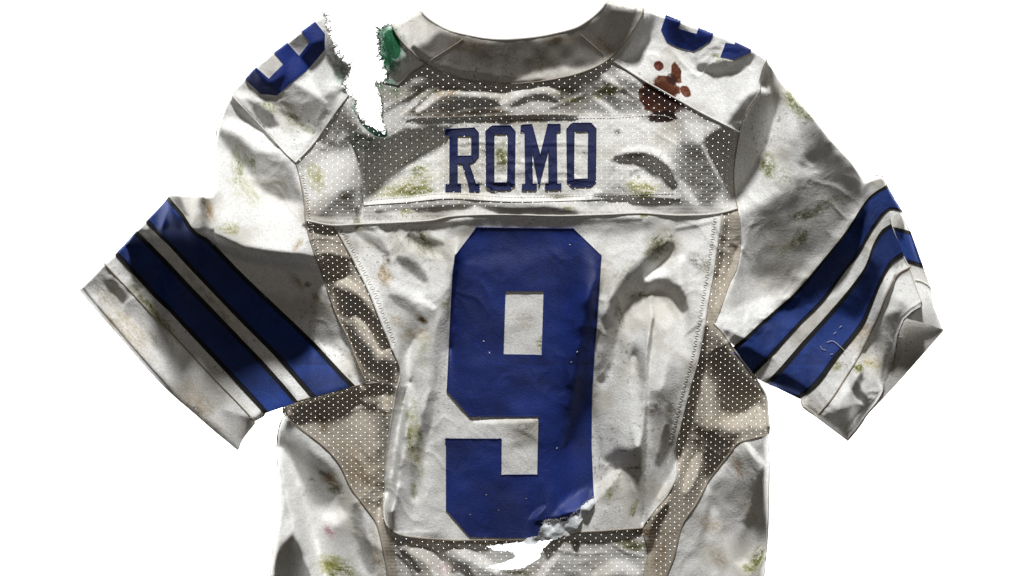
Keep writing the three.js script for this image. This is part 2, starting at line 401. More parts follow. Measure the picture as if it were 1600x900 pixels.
function integrate(nx, ny, h, p, dx, dy, w, init, its) {
  const N = nx * ny, LAM = 0.02, MU = 1 / (350 * 350), g = init || new Float32Array(N);
  const apply = (H, out, withP) => {
    for (let k = 0; k < N; k++) out[k] = MU * H[k];
    for (let j = 0; j < ny - 1; j++) for (let i = 0; i < nx - 1; i++) {
      const k = j * nx + i, gx = (H[k + 1] - H[k]) / h, gy = (H[k + nx] - H[k]) / h;
      const a = w[k] * (dx[k] * gx + dy[k] * gy - (withP ? p[k] : 0)), b = LAM * (dx[k] * gy - dy[k] * gx);
      const ux = (a * dx[k] - b * dy[k]) / h, uy = (a * dy[k] + b * dx[k]) / h;
      out[k + 1] += ux; out[k + nx] += uy; out[k] -= ux + uy;
    }
  };
  const r = new Float32Array(N), q = new Float32Array(N), Aq = new Float32Array(N);
  apply(g, r, true); let rr = 0;
  for (let k = 0; k < N; k++) { r[k] = -r[k]; q[k] = r[k]; rr += r[k] * r[k]; }
  for (let n = 0; n < its && rr > 1e-9; n++) {
    apply(q, Aq, false); let qa = 0; for (let k = 0; k < N; k++) qa += q[k] * Aq[k];
    const al = rr / qa; let r2 = 0;
    for (let k = 0; k < N; k++) { g[k] += al * q[k]; r[k] -= al * Aq[k]; r2 += r[k] * r[k]; }
    const be = r2 / rr; rr = r2; for (let k = 0; k < N; k++) q[k] = r[k] + be * q[k];
  }
  return g;
}
const w2 = shrink(firm, GX, GY), w4 = shrink(w2, 400, 250), s2 = shrink(slope, GX, GY), dx2 = shrink(dirX, GX, GY), dy2 = shrink(dirY, GX, GY);
const s4 = shrink(s2, 400, 250), dx4 = shrink(dx2, 400, 250), dy4 = shrink(dy2, 400, 250);
let sheet = integrate(200, 125, 8, s4, dx4, dy4, w4, null, 400);
sheet = integrate(400, 250, 4, s2, dx2, dy2, w2, grow(sheet, 200, 125, 400, 250), 120);
sheet = integrate(GX, GY, GH, slope, dirX, dirY, firm, grow(sheet, 400, 250, GX, GY), 50);

// where the cloth rolls under to the table
const rolls = [
  [5, resample(topL, 12)],
  [9, resample(sleeveOutL, 12)], [6, resample([...sleeveTopL, [145, 430], [122, 453]], 12)],
  [12, resample([...cuffEdgeL, ...cuffEndL.slice(1), [411, 650]], 12)],
  [13, resample(bodyL, 12)],
  [5, resample(topR, 12)], [7, resample(sleeveOutR, 12)],
  [9, resample([...cuffEndR, ...cuffLowR.slice(1)], 12)],
  [13, resample(bodyR, 12)], [9, resample(P('613,40 657,17'), 12)], [9, resample(P('950,3 1005,14'), 12)],
];
let lowest = 1e9, highest = -1e9;
const height = new Float32Array(GX * GY);
for (let j = 0; j < GY; j++) for (let i = 0; i < GX; i++) {
  const k = j * GX + i, x = i * GH, y = j * GH + Y0;
  lowest = Math.min(lowest, sheet[k]); highest = Math.max(highest, sheet[k]);
  const warp = fbm(x / 60 + 7, y / 60, 2) * 60, u = x * 0.8 + y * 0.5 + warp, v = -x * 0.5 + y * 0.8 + warp;
  const ridge = 1 - Math.abs(2 * fbm(u / 46, v / 26, 2) - 1), ridge2 = 1 - Math.abs(2 * fbm(v / 30 + 9, u / 18 + 4, 2) - 1), busy = smooth(0.38, 0.62, fbm(x / 90 + 3, y / 90 + 8, 2));
  const yc = x < 345 ? 372 : x < 392 ? lerp(378, 397, (x - 345) / 47) : x < 490 ? lerp(397, 411, (x - 392) / 98) : 411;
  const shoulder = 32 * smooth(-16, 14, yc - y) * smooth(190, 360, y) * smooth(570, 485, x);
  const yr = x < 1200 ? lerp(335, 316, clamp((x - 1150) / 50, 0, 1)) : x < 1240 ? lerp(316, 290, (x - 1200) / 40) : x < 1275 ? lerp(290, 226, (x - 1240) / 35) : lerp(226, 300, (x - 1275) / 70);
  const shoulder2 = 5 * smooth(-34, 34, yr - y) * Math.max(smooth(110, 270, y), smooth(1240, 1275, x)) * smooth(1140, 1190, x) * smooth(1356, 1336, x);
  const calm = Math.min(smooth(-8, 30, y - (132 - Math.abs(x - 810) * Math.abs(x - 810) / 420)) + (Math.abs(x - 810) > 210 ? 1 : 0), 1) * lerp(1, 0.6, smooth(690, 715, x) * smooth(940, 920, x) * smooth(345, 365, y) * smooth(845, 830, y)) * lerp(1, 0.45, smooth(1140, 1200, x) * smooth(480, 440, y)) * lerp(1, 0.6, smooth(520, 480, x)) * lerp(1, 0.55, smooth(940, 970, x) * smooth(350, 370, y) * smooth(1110, 1080, x));
  let z = 42 + sheet[k] + shoulder + shoulder2 + (fbm(x / 40, y / 36, 2) - 0.5) * 3 + (ridge * ridge * 2.6 + ridge2 * ridge2 * 1.2) * (0.25 + 0.75 * busy) * calm * (y > 350 && x > 600 && x < 1060 && y < 830 ? 0.65 : 1);
  z = z < 16 ? 6 + 10 * Math.exp((z - 16) / 10) : z;
  let f = 1;
  for (const [w, L] of rolls) {
    let d = 1e9;
    for (let a = 1; a < L.length; a++) {
      const ax = L[a - 1][0], ay = L[a - 1][1]; if (Math.abs(x - ax) > 40 || Math.abs(y - ay) > 40) continue;
      const ex = L[a][0] - ax, ey = L[a][1] - ay, t = clamp(((x - ax) * ex + (y - ay) * ey) / (ex * ex + ey * ey || 1), 0, 1);
      d = Math.min(d, Math.hypot(x - ax - t * ex, y - ay - t * ey));
    }
    if (d < w) { const u = 1 - d / w; f = Math.min(f, Math.sqrt(1 - u * u * 0.93)); }
  }
  height[k] = 2 + (z - 2) * f;
}
console.log('relief', lowest.toFixed(1), highest.toFixed(1));
const field = (a, x, y) => {
  const u = clamp(x / GH, 0, GX - 1.001), v = clamp((y - Y0) / GH, 0, GY - 1.001), i = Math.floor(u), j = Math.floor(v), k = j * GX + i;
  return lerp(lerp(a[k], a[k + 1], u - i), lerp(a[k + GX], a[k + GX + 1], u - i), v - j);
};
const gradX = new Float32Array(GX * GY), gradY = new Float32Array(GX * GY);
for (let j = 1; j < GY - 1; j++) for (let i = 1; i < GX - 1; i++) { const k = j * GX + i; gradX[k] = (height[k + 1] - height[k - 1]) / (2 * GH); gradY[k] = (height[k + GX] - height[k - GX]) / (2 * GH); }
const lay = { z: (x, y) => field(height, x, y), gx: (x, y) => field(gradX, x, y), gy: (x, y) => field(gradY, x, y) };
const layer = (z) => ({ z, gx: (x, y) => (z(x + 1, y) - z(x - 1, y)) / 2, gy: (x, y) => (z(x, y + 1) - z(x, y - 1)) / 2 });

// ------------------------------------------------------------------ cloth panels: a fine net cut to the outline, with an edge of the cloth's thickness
function panel(ring, off, { skirt = 2.2, cell = 2, on = lay } = {}) {
  ring = ring.filter((p, i) => { const q = ring[(i + 1) % ring.length]; return Math.hypot(p[0] - q[0], p[1] - q[1]) > 0.05; });
  const pos = [], nor = [], uv = [], idx = [];
  const vert = (x, y, dz = 0, n = null) => {
    pos.push((x - 800) * S, (on.z(x, y) + off + dz) * S, (y - 450) * S);
    if (n) nor.push(n[0], 0, n[1]); else { const a = on.gx(x, y), b = on.gy(x, y), l = Math.hypot(a, b, 1); nor.push(-a / l, 1 / l, -b / l); }
    uv.push(x * S, (990 - y) * S); return pos.length / 3 - 1;
  };
  let x0 = 1e9, x1 = -1e9, y0 = 1e9, y1 = -1e9;
  for (const [x, y] of ring) { x0 = Math.min(x0, x); x1 = Math.max(x1, x); y0 = Math.min(y0, y); y1 = Math.max(y1, y); }
  const i0 = Math.floor(x0 / cell), j0 = Math.floor(y0 / cell), nx = Math.ceil(x1 / cell) - i0 + 1, ny = Math.ceil(y1 / cell) - j0 + 1;
  const touched = new Uint8Array(nx * ny), n = ring.length;
  for (let a = 0; a < n; a++) {
    const p = ring[a], q = ring[(a + 1) % n], m = Math.max(1, Math.ceil(Math.hypot(q[0] - p[0], q[1] - p[1]) / (cell * 0.2)));
    for (let t = 0; t <= m; t++) { const u = Math.floor(lerp(p[0], q[0], t / m) / cell) - i0, v = Math.floor(lerp(p[1], q[1], t / m) / cell) - j0; for (let e = -1; e <= 1; e++) for (let f = -1; f <= 1; f++) if (u + e >= 0 && v + f >= 0 && u + e < nx && v + f < ny) touched[(v + f) * nx + u + e] = 1; }
  }
  const grid = new Map(), gv = (i, j) => { const k = j * (nx + 2) + i; let v = grid.get(k); if (v === undefined) { v = vert((i + i0) * cell, (j + j0) * cell); grid.set(k, v); } return v; };
  for (let j = 0; j < ny; j++) {
    const cy = (j + j0 + 0.5) * cell, xs = [];
    for (let a = 0; a < n; a++) { const p = ring[a], q = ring[(a + 1) % n]; if ((p[1] > cy) !== (q[1] > cy)) xs.push(p[0] + (q[0] - p[0]) * (cy - p[1]) / (q[1] - p[1])); }
    xs.sort((a, b) => a - b);
    for (let i = 0; i < nx; i++) {
      if (touched[j * nx + i]) {
        const ax = (i + i0) * cell, ay = (j + j0) * cell, bx = ax + cell, by = ay + cell;
        let poly = ring;
        for (const [axis, lim, sgn] of [[0, ax, 1], [0, bx, -1], [1, ay, 1], [1, by, -1]]) {
          const out = [];
          for (let a = 0, m = poly.length; a < m; a++) {
            const p = poly[a], q = poly[(a + 1) % m], dp = (p[axis] - lim) * sgn, dq = (q[axis] - lim) * sgn;
            if (dp >= 0) out.push(p);
            if ((dp > 0 && dq < 0) || (dp < 0 && dq > 0)) { const t = dp / (dp - dq); out.push([lerp(p[0], q[0], t), lerp(p[1], q[1], t)]); }
          }
          poly = out; if (!poly.length) break;
        }
        if (poly.length < 3) continue;
        const v2 = poly.map(([x, y]) => new THREE.Vector2(x, y));
        if (Math.abs(THREE.ShapeUtils.area(v2)) < 1e-4) continue;
        const tri = THREE.ShapeUtils.triangulateShape(v2, []), vs = poly.map(([x, y]) => vert(x, y));
        for (const [a, b, c] of tri) {
          const s = (poly[b][0] - poly[a][0]) * (poly[c][1] - poly[a][1]) - (poly[c][0] - poly[a][0]) * (poly[b][1] - poly[a][1]);
          if (Math.abs(s) < 1e-7) continue;
          if (s > 0) idx.push(vs[a], vs[c], vs[b]); else idx.push(vs[a], vs[b], vs[c]);
        }
      } else {
        const cx = (i + i0 + 0.5) * cell; let c = 0; for (const x of xs) if (x < cx) c++;
        if (c & 1) { const a = gv(i, j), b = gv(i + 1, j), d = gv(i, j + 1), e = gv(i + 1, j + 1); idx.push(a, d, b, b, d, e); }
      }
    }
  }
  if (skirt) {
    const r = resample(ring, 3, true), m = r.length;
    let ar = 0; for (let a = 0; a < m; a++) { const p = r[a], q = r[(a + 1) % m]; ar += p[0] * q[1] - q[0] * p[1]; }
    const sg = ar > 0 ? 1 : -1;
    for (let a = 0; a < m; a++) {
      const p = r[a], q = r[(a + 1) % m], l = Math.hypot(q[0] - p[0], q[1] - p[1]) || 1, nn = [(q[1] - p[1]) / l * sg, -(q[0] - p[0]) / l * sg];
      const dp = Math.max(-skirt, 0.8 - on.z(...p) - off), dq = Math.max(-skirt, 0.8 - on.z(...q) - off);
      const A = vert(p[0], p[1], 0, nn), B = vert(q[0], q[1], 0, nn), C = vert(p[0], p[1], dp, nn), D = vert(q[0], q[1], dq, nn);
      if (sg > 0) idx.push(A, B, C, B, D, C); else idx.push(A, C, B, B, C, D);
    }
  }
  const g = new THREE.BufferGeometry();
  g.setAttribute('position', new THREE.Float32BufferAttribute(pos, 3)); g.setAttribute('normal', new THREE.Float32BufferAttribute(nor, 3));
  g.setAttribute('uv', new THREE.Float32BufferAttribute(uv, 2)); g.setIndex(idx);
  return g;
}
function cord(pts, r, off, { on = lay, sides = 6, step = 3, smoothIt = true } = {}) {     // piping or thread that follows the cloth
  const L = (smoothIt ? curve(pts, step) : resample(pts, step)).map(([x, y, dz = 0]) => new THREE.Vector3((x - 800) * S, (on.z(x, y) + off + dz) * S, (y - 450) * S));
  return new THREE.TubeGeometry(new THREE.CatmullRomCurve3(L), L.length, r * S, sides, false);
}
function thread(points, r) {                             // points: plan x, plan y, height
  return new THREE.TubeGeometry(new THREE.CatmullRomCurve3(points.map(([x, y, z]) => new THREE.Vector3((x - 800) * S, z * S, (y - 450) * S))), 7, r * S, 4, false);
}
function stitches(pts, off, { gap = 6, len = 4, r = 0.7, across = 0, on = lay } = {}) {
  const L = curve(pts, gap), out = [];
  for (let i = 1; i < L.length - 1; i++) {
    const [x, y] = L[i], tx = L[i + 1][0] - L[i - 1][0], ty = L[i + 1][1] - L[i - 1][1], l = Math.hypot(tx, ty) || 1, ux = tx / l, uy = ty / l;
    const s = across ? (i & 1 ? 1 : -1) * across : 0, k = 0.8 + rnd() * 0.4;
    const vx = across ? ux * 0.35 - uy * s : ux, vy = across ? uy * 0.35 + ux * s : uy;
    const a = [x - vx * len / 2 * k, y - vy * len / 2 * k], b = [x + vx * len / 2 * k, y + vy * len / 2 * k];
    out.push(thread([[a[0], a[1], on.z(...a) + off - 0.3], [x, y, on.z(x, y) + off + 0.35], [b[0], b[1], on.z(...b) + off - 0.3]], r));
  }
  return mergeGeometries(out);
}

// ------------------------------------------------------------------ materials
const tex = (w, h, fn, srgb) => {
  const d = new Uint8Array(w * h * 4);
  for (let j = 0; j < h; j++) for (let i = 0; i < w; i++) { const c = fn(i, j), k = (j * w + i) * 4; d[k] = c[0]; d[k + 1] = c[1]; d[k + 2] = c[2]; d[k + 3] = 255; }
  const t = new THREE.DataTexture(d, w, h); t.wrapS = t.wrapT = THREE.RepeatWrapping; t.magFilter = THREE.LinearFilter; t.minFilter = THREE.LinearMipmapLinearFilter; t.generateMipmaps = true;
  if (srgb) t.colorSpace = THREE.SRGBColorSpace; t.needsUpdate = true; return t;
};
// the soil on the cloth: [plan x, plan y, half length, half width, turn, colour, strength, kind]
const GR = [92, 96, 34], YG = [126, 124, 52], OL = [76, 76, 44], MUD = [112, 86, 52], TAN = [150, 122, 80], DK = [52, 46, 34], GN = [14, 86, 48], DG = [10, 58, 40], RD = [80, 34, 9], RK = [32, 10, 6], PK = [160, 84, 90];
const soil = [
  [375, 262, 26, 10, 1.4, GR, .75], [396, 255, 18, 8, 1.2, OL, .5], [425, 172, 14, 8, .6, GR, .8], [460, 186, 16, 9, .5, OL, .8], [478, 202, 18, 6, .4, GR, .4], [390, 300, 30, 18, .8, YG, .28],
  [640, 290, 46, 13, -.2, YG, .85], [650, 300, 30, 7, 0, GR, .9], [655, 265, 16, 10, 0, GR, .7], [497, 280, 28, 12, 1.2, YG, .6], [540, 308, 10, 8, 0, OL, .7], [634, 333, 9, 7, 0, YG, .8], [608, 300, 16, 8, 0, YG, .5],
  [784, 245, 22, 11, 1.5, GR, .85], [660, 378, 24, 16, .9, OL, .8], [560, 352, 14, 6, 1.4, GR, .6], [1004, 296, 26, 12, 0, YG, .9], [1004, 306, 18, 5, 0, GR, .9], [870, 308, 16, 4, 0, OL, .6], [890, 329, 9, 6, 0, GR, .7], [1005, 338, 12, 5, 0, GR, .7],
  [884, 146, 20, 9, -.4, OL, .85], [945, 144, 24, 9, -.2, GR, .85], [955, 140, 12, 9, 0, OL, .9], [900, 158, 18, 6, 0, YG, .6], [705, 148, 34, 12, -.5, TAN, .6], [660, 145, 20, 12, -.4, OL, .55], [690, 140, 14, 6, -.4, MUD, .7], [800, 188, 60, 7, 0, MUD, .65], [700, 178, 70, 7, 0, TAN, .45], [770, 175, 40, 8, 0, TAN, .5],
  [1030, 384, 28, 20, -.6, OL, .75], [1020, 395, 18, 10, -.6, DK, .45], [1092, 410, 20, 14, .3, DK, .5], [1000, 462, 20, 7, 0, OL, .6], [966, 490, 26, 8, 1.3, DK, .45], [975, 430, 30, 12, -.8, OL, .35],
  [1238, 166, 26, 13, 1.0, GR, .7], [1250, 180, 22, 8, .8, OL, .6], [1197, 262, 22, 12, 1.5, GR, .85], [1214, 278, 24, 14, .4, OL, .4], [1255, 336, 28, 10, -.3, OL, .75], [1292, 318, 26, 8, -.4, OL, .6], [1248, 374, 26, 14, -.9, OL, .6], [1225, 385, 24, 14, -.3, YG, .35],
  [848, 540, 14, 14, 0, GR, .8], [820, 500, 22, 16, 0, MUD, .25], [951, 772, 14, 7, -1, GR, .85], [985, 852, 30, 8, .1, GR, .9], [990, 855, 14, 8, 0, OL, .8], [1166, 890, 9, 7, 0, GR, .9], [1186, 872, 20, 12, -.9, OL, .85], [1180, 885, 20, 8, -.7, GR, .8],
  [532, 890, 28, 20, .2, GR, .85], [515, 882, 20, 14, 0, YG, .7], [515, 830, 14, 8, .8, PK, .75], [513, 748, 18, 12, .4, MUD, .7], [524, 766, 12, 6, .1, OL, .85], [505, 740, 14, 5, .6, DK, .5], [485, 750, 6, 4, 0, OL, .6], [560, 720, 40, 24, .8, TAN, .35], [505, 660, 20, 8, 1.3, MUD, .5], [565, 745, 24, 14, .7, MUD, .45],
  [641, 690, 44, 6, 1.5, GR, .75], [650, 690, 70, 10, 1.5, YG, .45], [656, 680, 12, 6, 1.2, OL, .7], [646, 765, 14, 6, 1.5, GR, .6], [602, 430, 18, 11, 1.3, TAN, .85], [604, 408, 9, 6, 1.2, DK, .7], [660, 500, 7, 4, .4, MUD, .9], [650, 522, 22, 10, 0, TAN, .5], [620, 500, 14, 8, .5, TAN, .45], [698, 478, 10, 6, 0, YG, .6], [664, 540, 12, 30, .2, YG, .25],
  [232, 478, 42, 7, .9, GR, .95], [252, 505, 30, 6, .9, YG, .9], [240, 530, 16, 8, 1.2, OL, .35], [1306, 572, 12, 8, 0, YG, .8], [1340, 575, 10, 7, 0, GR, .8], [1362, 568, 14, 8, .3, [150, 130, 50], .7], [1345, 520, 30, 12, -.9, TAN, .5], [990, 794, 14, 5, -1.2, GR, .8], [992, 730, 8, 2, 0, DK, .9],
  [1152, 735, 20, 8, 1.2, [150, 100, 60], .5], [1110, 820, 26, 14, .6, TAN, .35], [1120, 870, 20, 10, .8, MUD, .4], [1165, 790, 24, 10, 1.2, TAN, .35], [1040, 640, 26, 14, 1, DK, .35], [1016, 640, 14, 10, 0, RK, .4], [465, 440, 16, 8, .9, MUD, .5], [482, 445, 5, 4, 0, RK, .7], [495, 465, 12, 5, 1, MUD, .5], [335, 330, 22, 8, 1.3, TAN, .7], [368, 360, 16, 10, 0, YG, .6], [470, 384, 14, 6, -1, TAN, .6],
  [350, 490, 90, 30, .9, TAN, .22], [200, 520, 60, 26, .9, TAN, .35], [300, 640, 50, 30, .7, TAN, .4], [160, 455, 30, 16, .9, DK, .25], [304, 640, 20, 4, .5, DK, .5], [330, 470, 60, 8, .9, DK, .25],
  [612, 78, 36, 20, 1.5, GN, 1.1], [614, 74, 24, 12, 1.5, GN, .85, 'dye'], [606, 98, 20, 14, .5, GN, 1], [612, 90, 24, 9, 1.4, DG, .7], [612, 62, 16, 8, 1, [40, 130, 70], .7], [606, 132, 22, 14, .4, GN, .6], [620, 150, 24, 14, 0, OL, .45], [572, 188, 18, 9, .9, DG, .95, 'dye'], [590, 206, 20, 8, .4, DG, .9, 'dye'], [560, 172, 14, 8, 1, [20, 90, 66], .9], [566, 222, 26, 16, .3, [40, 60, 54], .6], [536, 128, 22, 10, 1.2, [90, 130, 105], .6], [528, 100, 26, 14, 1, [90, 100, 90], .5],
  [1030, 158, 30, 24, .5, RD, .97, 'dye'], [1012, 150, 16, 18, 0, RD, .95, 'dye'], [1040, 136, 22, 14, .6, RD, .96, 'dye'], [1055, 116, 17, 8, 1.4, RD, .96, 'dye'], [1048, 126, 10, 7, 1, RK, .6, 'dye'], [1028, 105, 7, 7, 0, [80, 22, 10], .97, 'dye'], [1069, 145, 9, 7, 1, [90, 34, 14], .97, 'dye'], [1034, 184, 22, 9, 0, RK, .96, 'dye'], [1044, 160, 26, 12, .6, RK, .5, 'dye'], [1010, 146, 8, 8, 0, RK, .6, 'dye'],
  [520, 62, 26, 8, 1.2, DK, .55], [542, 112, 20, 10, .4, [80, 86, 80], .6], [600, 70, 30, 7, 1.5, [30, 70, 46], .7], [598, 165, 26, 6, 1.5, DK, .4],
  [990, 245, 22, 6, 0, [70, 50, 40], .5], [964, 208, 6, 5, 0, DK, .7], [913, 240, 5, 3, .5, DK, .7], [955, 252, 4, 3, 0, DK, .8],
  [955, 6, 6, 3, 0, GR, .9], [1007, 17, 5, 5, 0, GR, .8], [842, 100, 16, 10, 1, OL, .4], [870, 66, 30, 8, 0, TAN, .5], [940, 75, 30, 12, .6, TAN, .4], [730, 75, 40, 16, .3, TAN, .4], [800, 90, 60, 18, 0, [110, 105, 95], .35], [1115, 92, 12, 6, .4, GR, .5],
  [590, 870, 40, 10, 1.4, MUD, .45], [700, 890, 16, 8, 0, PK, .25], [710, 890, 5, 5, 0, DK, .9], [810, 893, 20, 5, .1, OL, .9], [1000, 832, 60, 6, 0, MUD, .7], [800, 847, 190, 5, 0, MUD, .5], [1030, 870, 40, 14, 1.6, TAN, .5],
];
const MAPW = 2048, MAPH = 1280;                          // 1600 x 1000 plan units
const clothMap = (() => {
  const c = new Float32Array(MAPW * MAPH * 3);
  for (let j = 0; j < MAPH; j++) for (let i = 0; i < MAPW; i++) {
    const x = i / 1.28, y = 990 - j / 1.28, k = (j * MAPW + i) * 3;
    const grime = smooth(0.5, 0.78, fbm(x / 55, y / 48, 4)) * 0.5, fine = (noise(x / 1.6, y / 1.6) - 0.5) * 26 + (hash(i, j) - 0.5) * 20, spot = smooth(0.80, 0.9, noise(x / 3.1 + 90, y / 3.1)) * smooth(0.52, 0.7, fbm(x / 70 + 5, y / 70, 2)) * 0.3;
    let r = 236 + fine, g = 236 + fine, b = 233 + fine;
    r = lerp(r, 190, grime); g = lerp(g, 184, grime); b = lerp(b, 170, grime);
    r = lerp(r, 70, spot); g = lerp(g, 66, spot); b = lerp(b, 50, spot);
    c[k] = r; c[k + 1] = g; c[k + 2] = b;
  }
  for (const [sx, sy, a, b, turn, col, str, kind] of soil) {
    const R = Math.max(a, b) * 2 + 4, ca = Math.cos(turn), sa = Math.sin(turn);
    for (let j = Math.max(0, Math.floor((990 - sy - R) * 1.28)); j < Math.min(MAPH, (990 - sy + R) * 1.28); j++) for (let i = Math.max(0, Math.floor((sx - R) * 1.28)); i < Math.min(MAPW, (sx + R) * 1.28); i++) {
      const x = i / 1.28, y = 990 - j / 1.28, u = (ca * (x - sx) + sa * (y - sy)) / a, v = (-sa * (x - sx) + ca * (y - sy)) / b, d = Math.hypot(u, v);
      let m;
      if (kind === 'dye') m = smooth(1.12, 0.92, d + (fbm(x / 8, y / 8, 3) - 0.5) * 0.5) * (0.98 + 0.3 * (noise(x / 2, y / 2) - 0.5) + 0.4 * (fbm(x / 9 + 3, y / 9, 2) - 0.5));
      else {
        const streak = fbm(u * a / 11 + sx, v * b / 3.2 + sy, 3), grit = noise(x / 1.3 + sx, y / 1.3);
        m = smooth(1.4, 0.1, d + (fbm(x / 11 + sy, y / 11, 3) - 0.5) * 1.1) * smooth(0.2, 0.8, streak * 0.6 + grit * 0.42);
      }
      m = clamp(m * str * (kind ? 1 : 1.25), 0, 1); const k = (j * MAPW + i) * 3;
      for (let q = 0; q < 3; q++) c[k + q] = lerp(c[k + q], Math.min(c[k + q], col[q]), m);
    }
  }
  const t = tex(MAPW, MAPH, (i, j) => { const k = (j * MAPW + i) * 3; return [clamp(c[k], 0, 255), clamp(c[k + 1], 0, 255), clamp(c[k + 2], 0, 255)]; }, true);
  t.wrapS = t.wrapT = THREE.ClampToEdgeWrapping; t.repeat.set(1 / (1600 * S), 1 / (1000 * S)); return t;
})();
const tile = (fn, size, units, srgb) => { const t = tex(size, size, fn, srgb); t.repeat.set(1 / (units * S), 1 / (units * S)); return t; };
const wrapNoise = (x, y, n) => { const xi = Math.floor(x), yi = Math.floor(y), u = x - xi, v = y - yi, m = (q) => ((q % n) + n) % n; return lerp(lerp(hash(m(xi), m(yi)), hash(m(xi + 1), m(yi)), u), lerp(hash(m(xi), m(yi + 1)), hash(m(xi + 1), m(yi + 1)), u), v); };
const nap = tile((i, j) => { const v = 120 * wrapNoise(i / 1, j / 1, 512) + 110 * wrapNoise(i / 2, j / 2, 256); return [v, v, v]; }, 512, 410);
const knit = tile((i, j) => { const v = 120 + 90 * Math.sin(j / 512 * Math.PI * 2 * 64) * (0.7 + 0.3 * Math.sin(i / 512 * Math.PI * 2 * 64)) + 40 * (wrapNoise(i / 2, j / 2, 256) - 0.5); return [v, v, v]; }, 512, 345);
const holesTex = (sx, sy, r) => { const t = tex(128, 128, (i, j) => { const dd = (a, b) => { let dx = Math.abs(i / 128 - a), dy = Math.abs(j / 128 - b); dx = Math.min(dx, 1 - dx); dy = Math.min(dy, 1 - dy); return Math.hypot(dx * sx * 1.2, dy * sy); }; const v = 255 * smooth(r - 0.25, r + 0.25, Math.min(dd(0.25, 0.25), dd(0.75, 0.75))); return [v, v, v]; }); t.repeat.set(1 / (sx * S), 1 / (sy * S)); return t; };
const blueScuff = tile((i, j) => { const a = wrapNoise(i / 40, j / 40, 12.8 | 0), b = wrapNoise(i / 3, j / 3, 170), c = wrapNoise(i, j, 512), s = smooth(0.86, 0.97, wrapNoise(i / 9, j / 2, 56)) * 0.35; const v = 0.70 + 0.3 * a + 0.14 * (b - 0.5) + 0.2 * (c - 0.5); return [clamp(255 * (v + s * 0.5), 0, 255), clamp(255 * (v + s * 0.45), 0, 255), clamp(255 * (v + s * 0.3), 0, 255)]; }, 512, 420, true);

const std = (o) => new THREE.MeshStandardMaterial({ side: THREE.DoubleSide, ...o });
const M = {
  cloth: std({ map: clothMap, bumpMap: nap, bumpScale: 0.00035, roughness: 0.95 }),
  collar: new THREE.MeshPhysicalMaterial({ side: THREE.DoubleSide, map: clothMap, color: 0xdedbd6, bumpMap: nap, bumpScale: 0.00015, roughness: 0.55, sheen: 0.4, sheenRoughness: 0.4 }),
  lining: std({ map: clothMap, color: 0xd8d6d4, bumpMap: nap, bumpScale: 0.0005, roughness: 0.9 }),
  plate: std({ map: clothMap, color: 0xf2f1ee, bumpMap: knit, bumpScale: 0.0002, roughness: 0.85, alphaMap: holesTex(16.4, 10.9, 0.62), alphaTest: 0.5 }),
  yoke: std({ map: clothMap, color: 0xdddbd9, bumpMap: knit, bumpScale: 0.0002, roughness: 0.85, alphaMap: holesTex(16.4, 10.9, 0.72), alphaTest: 0.5 }),
  side: std({ map: clothMap, color: 0xc6bdb0, bumpMap: knit, bumpScale: 0.0002, roughness: 0.85, alphaMap: holesTex(14, 9.6, 0.7), alphaTest: 0.5 }),
  threadPale: std({ color: 0xd2cfc8, roughness: 0.9 }),
  seam: std({ color: 0xcfccc6, roughness: 0.85 }),
  seamTan: std({ color: 0x9c9386, roughness: 0.85 }),
  threadWhite: std({ color: 0xa09e98, roughness: 0.9 }),
  threadTorn: std({ color: 0x85837c, roughness: 0.9 }),
  threadGreen: std({ color: 0x274f3a, roughness: 0.9 }),
  number: new THREE.MeshPhysicalMaterial({ side: THREE.DoubleSide, map: blueScuff, color: 0x123084, bumpMap: nap, bumpScale: 0.0003, roughness: 0.62, sheen: 0.5, sheenColor: new THREE.Color(0x2a5cff), sheenRoughness: 0.5 }),
  letter: std({ map: blueScuff, color: 0x12205a, bumpMap: nap, bumpScale: 0.0004, roughness: 0.7 }),
  edge: std({ map: blueScuff, color: 0x142a72, roughness: 0.7 }),
  stripe: new THREE.MeshPhysicalMaterial({ side: THREE.DoubleSide, map: blueScuff, color: 0x183c8c, bumpMap: nap, bumpScale: 0.0003, roughness: 0.75, sheen: 1, sheenColor: new THREE.Color(0x3a78ff), sheenRoughness: 0.5 }),
  black: std({ color: 0x0a0a10, bumpMap: nap, bumpScale: 0.0005, roughness: 0.8 }),
  backing: std({ color: 0xd4d8da, bumpMap: nap, bumpScale: 0.0006, roughness: 0.6 }),
  paper: std({ color: 0xf4f4f4, roughness: 0.9 }),
  glass: new THREE.MeshPhysicalMaterial({ color: 0xffffff, transmission: 1, thickness: 0, roughness: 0, ior: 1.5 }),
};

// ------------------------------------------------------------------ setting: a sheet of glass over white paper, each lit by its own lamps
function setting(name, geometry, material, y, label, category) {
  const m = new THREE.Mesh(geometry, material); m.name = name; m.position.y = y; m.castShadow = m.receiveShadow = true;
  m.userData = { kind: 'structure', label, category }; scene.add(m);
}
setting('glass_table', new THREE.BoxGeometry(2.2, 0.008, 1.7), M.glass, -0.005, 'clear sheet of glass that the jersey lies on', 'table');
setting('paper_backdrop', new THREE.BoxGeometry(4.4, 0.01, 3.4), M.paper, -1.105, 'plain white paper backdrop below the jersey', 'backdrop');

// ------------------------------------------------------------------ the jersey
const jersey = new THREE.Group();
jersey.name = 'football_jersey';
jersey.userData = { label: 'torn and grass stained white football jersey with blue number 9, laid flat', category: 'jersey' };
scene.add(jersey);
function part(name, geometry, material, parent = jersey, label, kind) {
  const m = new THREE.Mesh(geometry, material); m.name = name; m.castShadow = m.receiveShadow = true;
  if (label) m.userData.label = label; if (kind) m.userData.kind = kind;
  parent.add(m); return m;
}
const C = (p) => curve(p, 4);

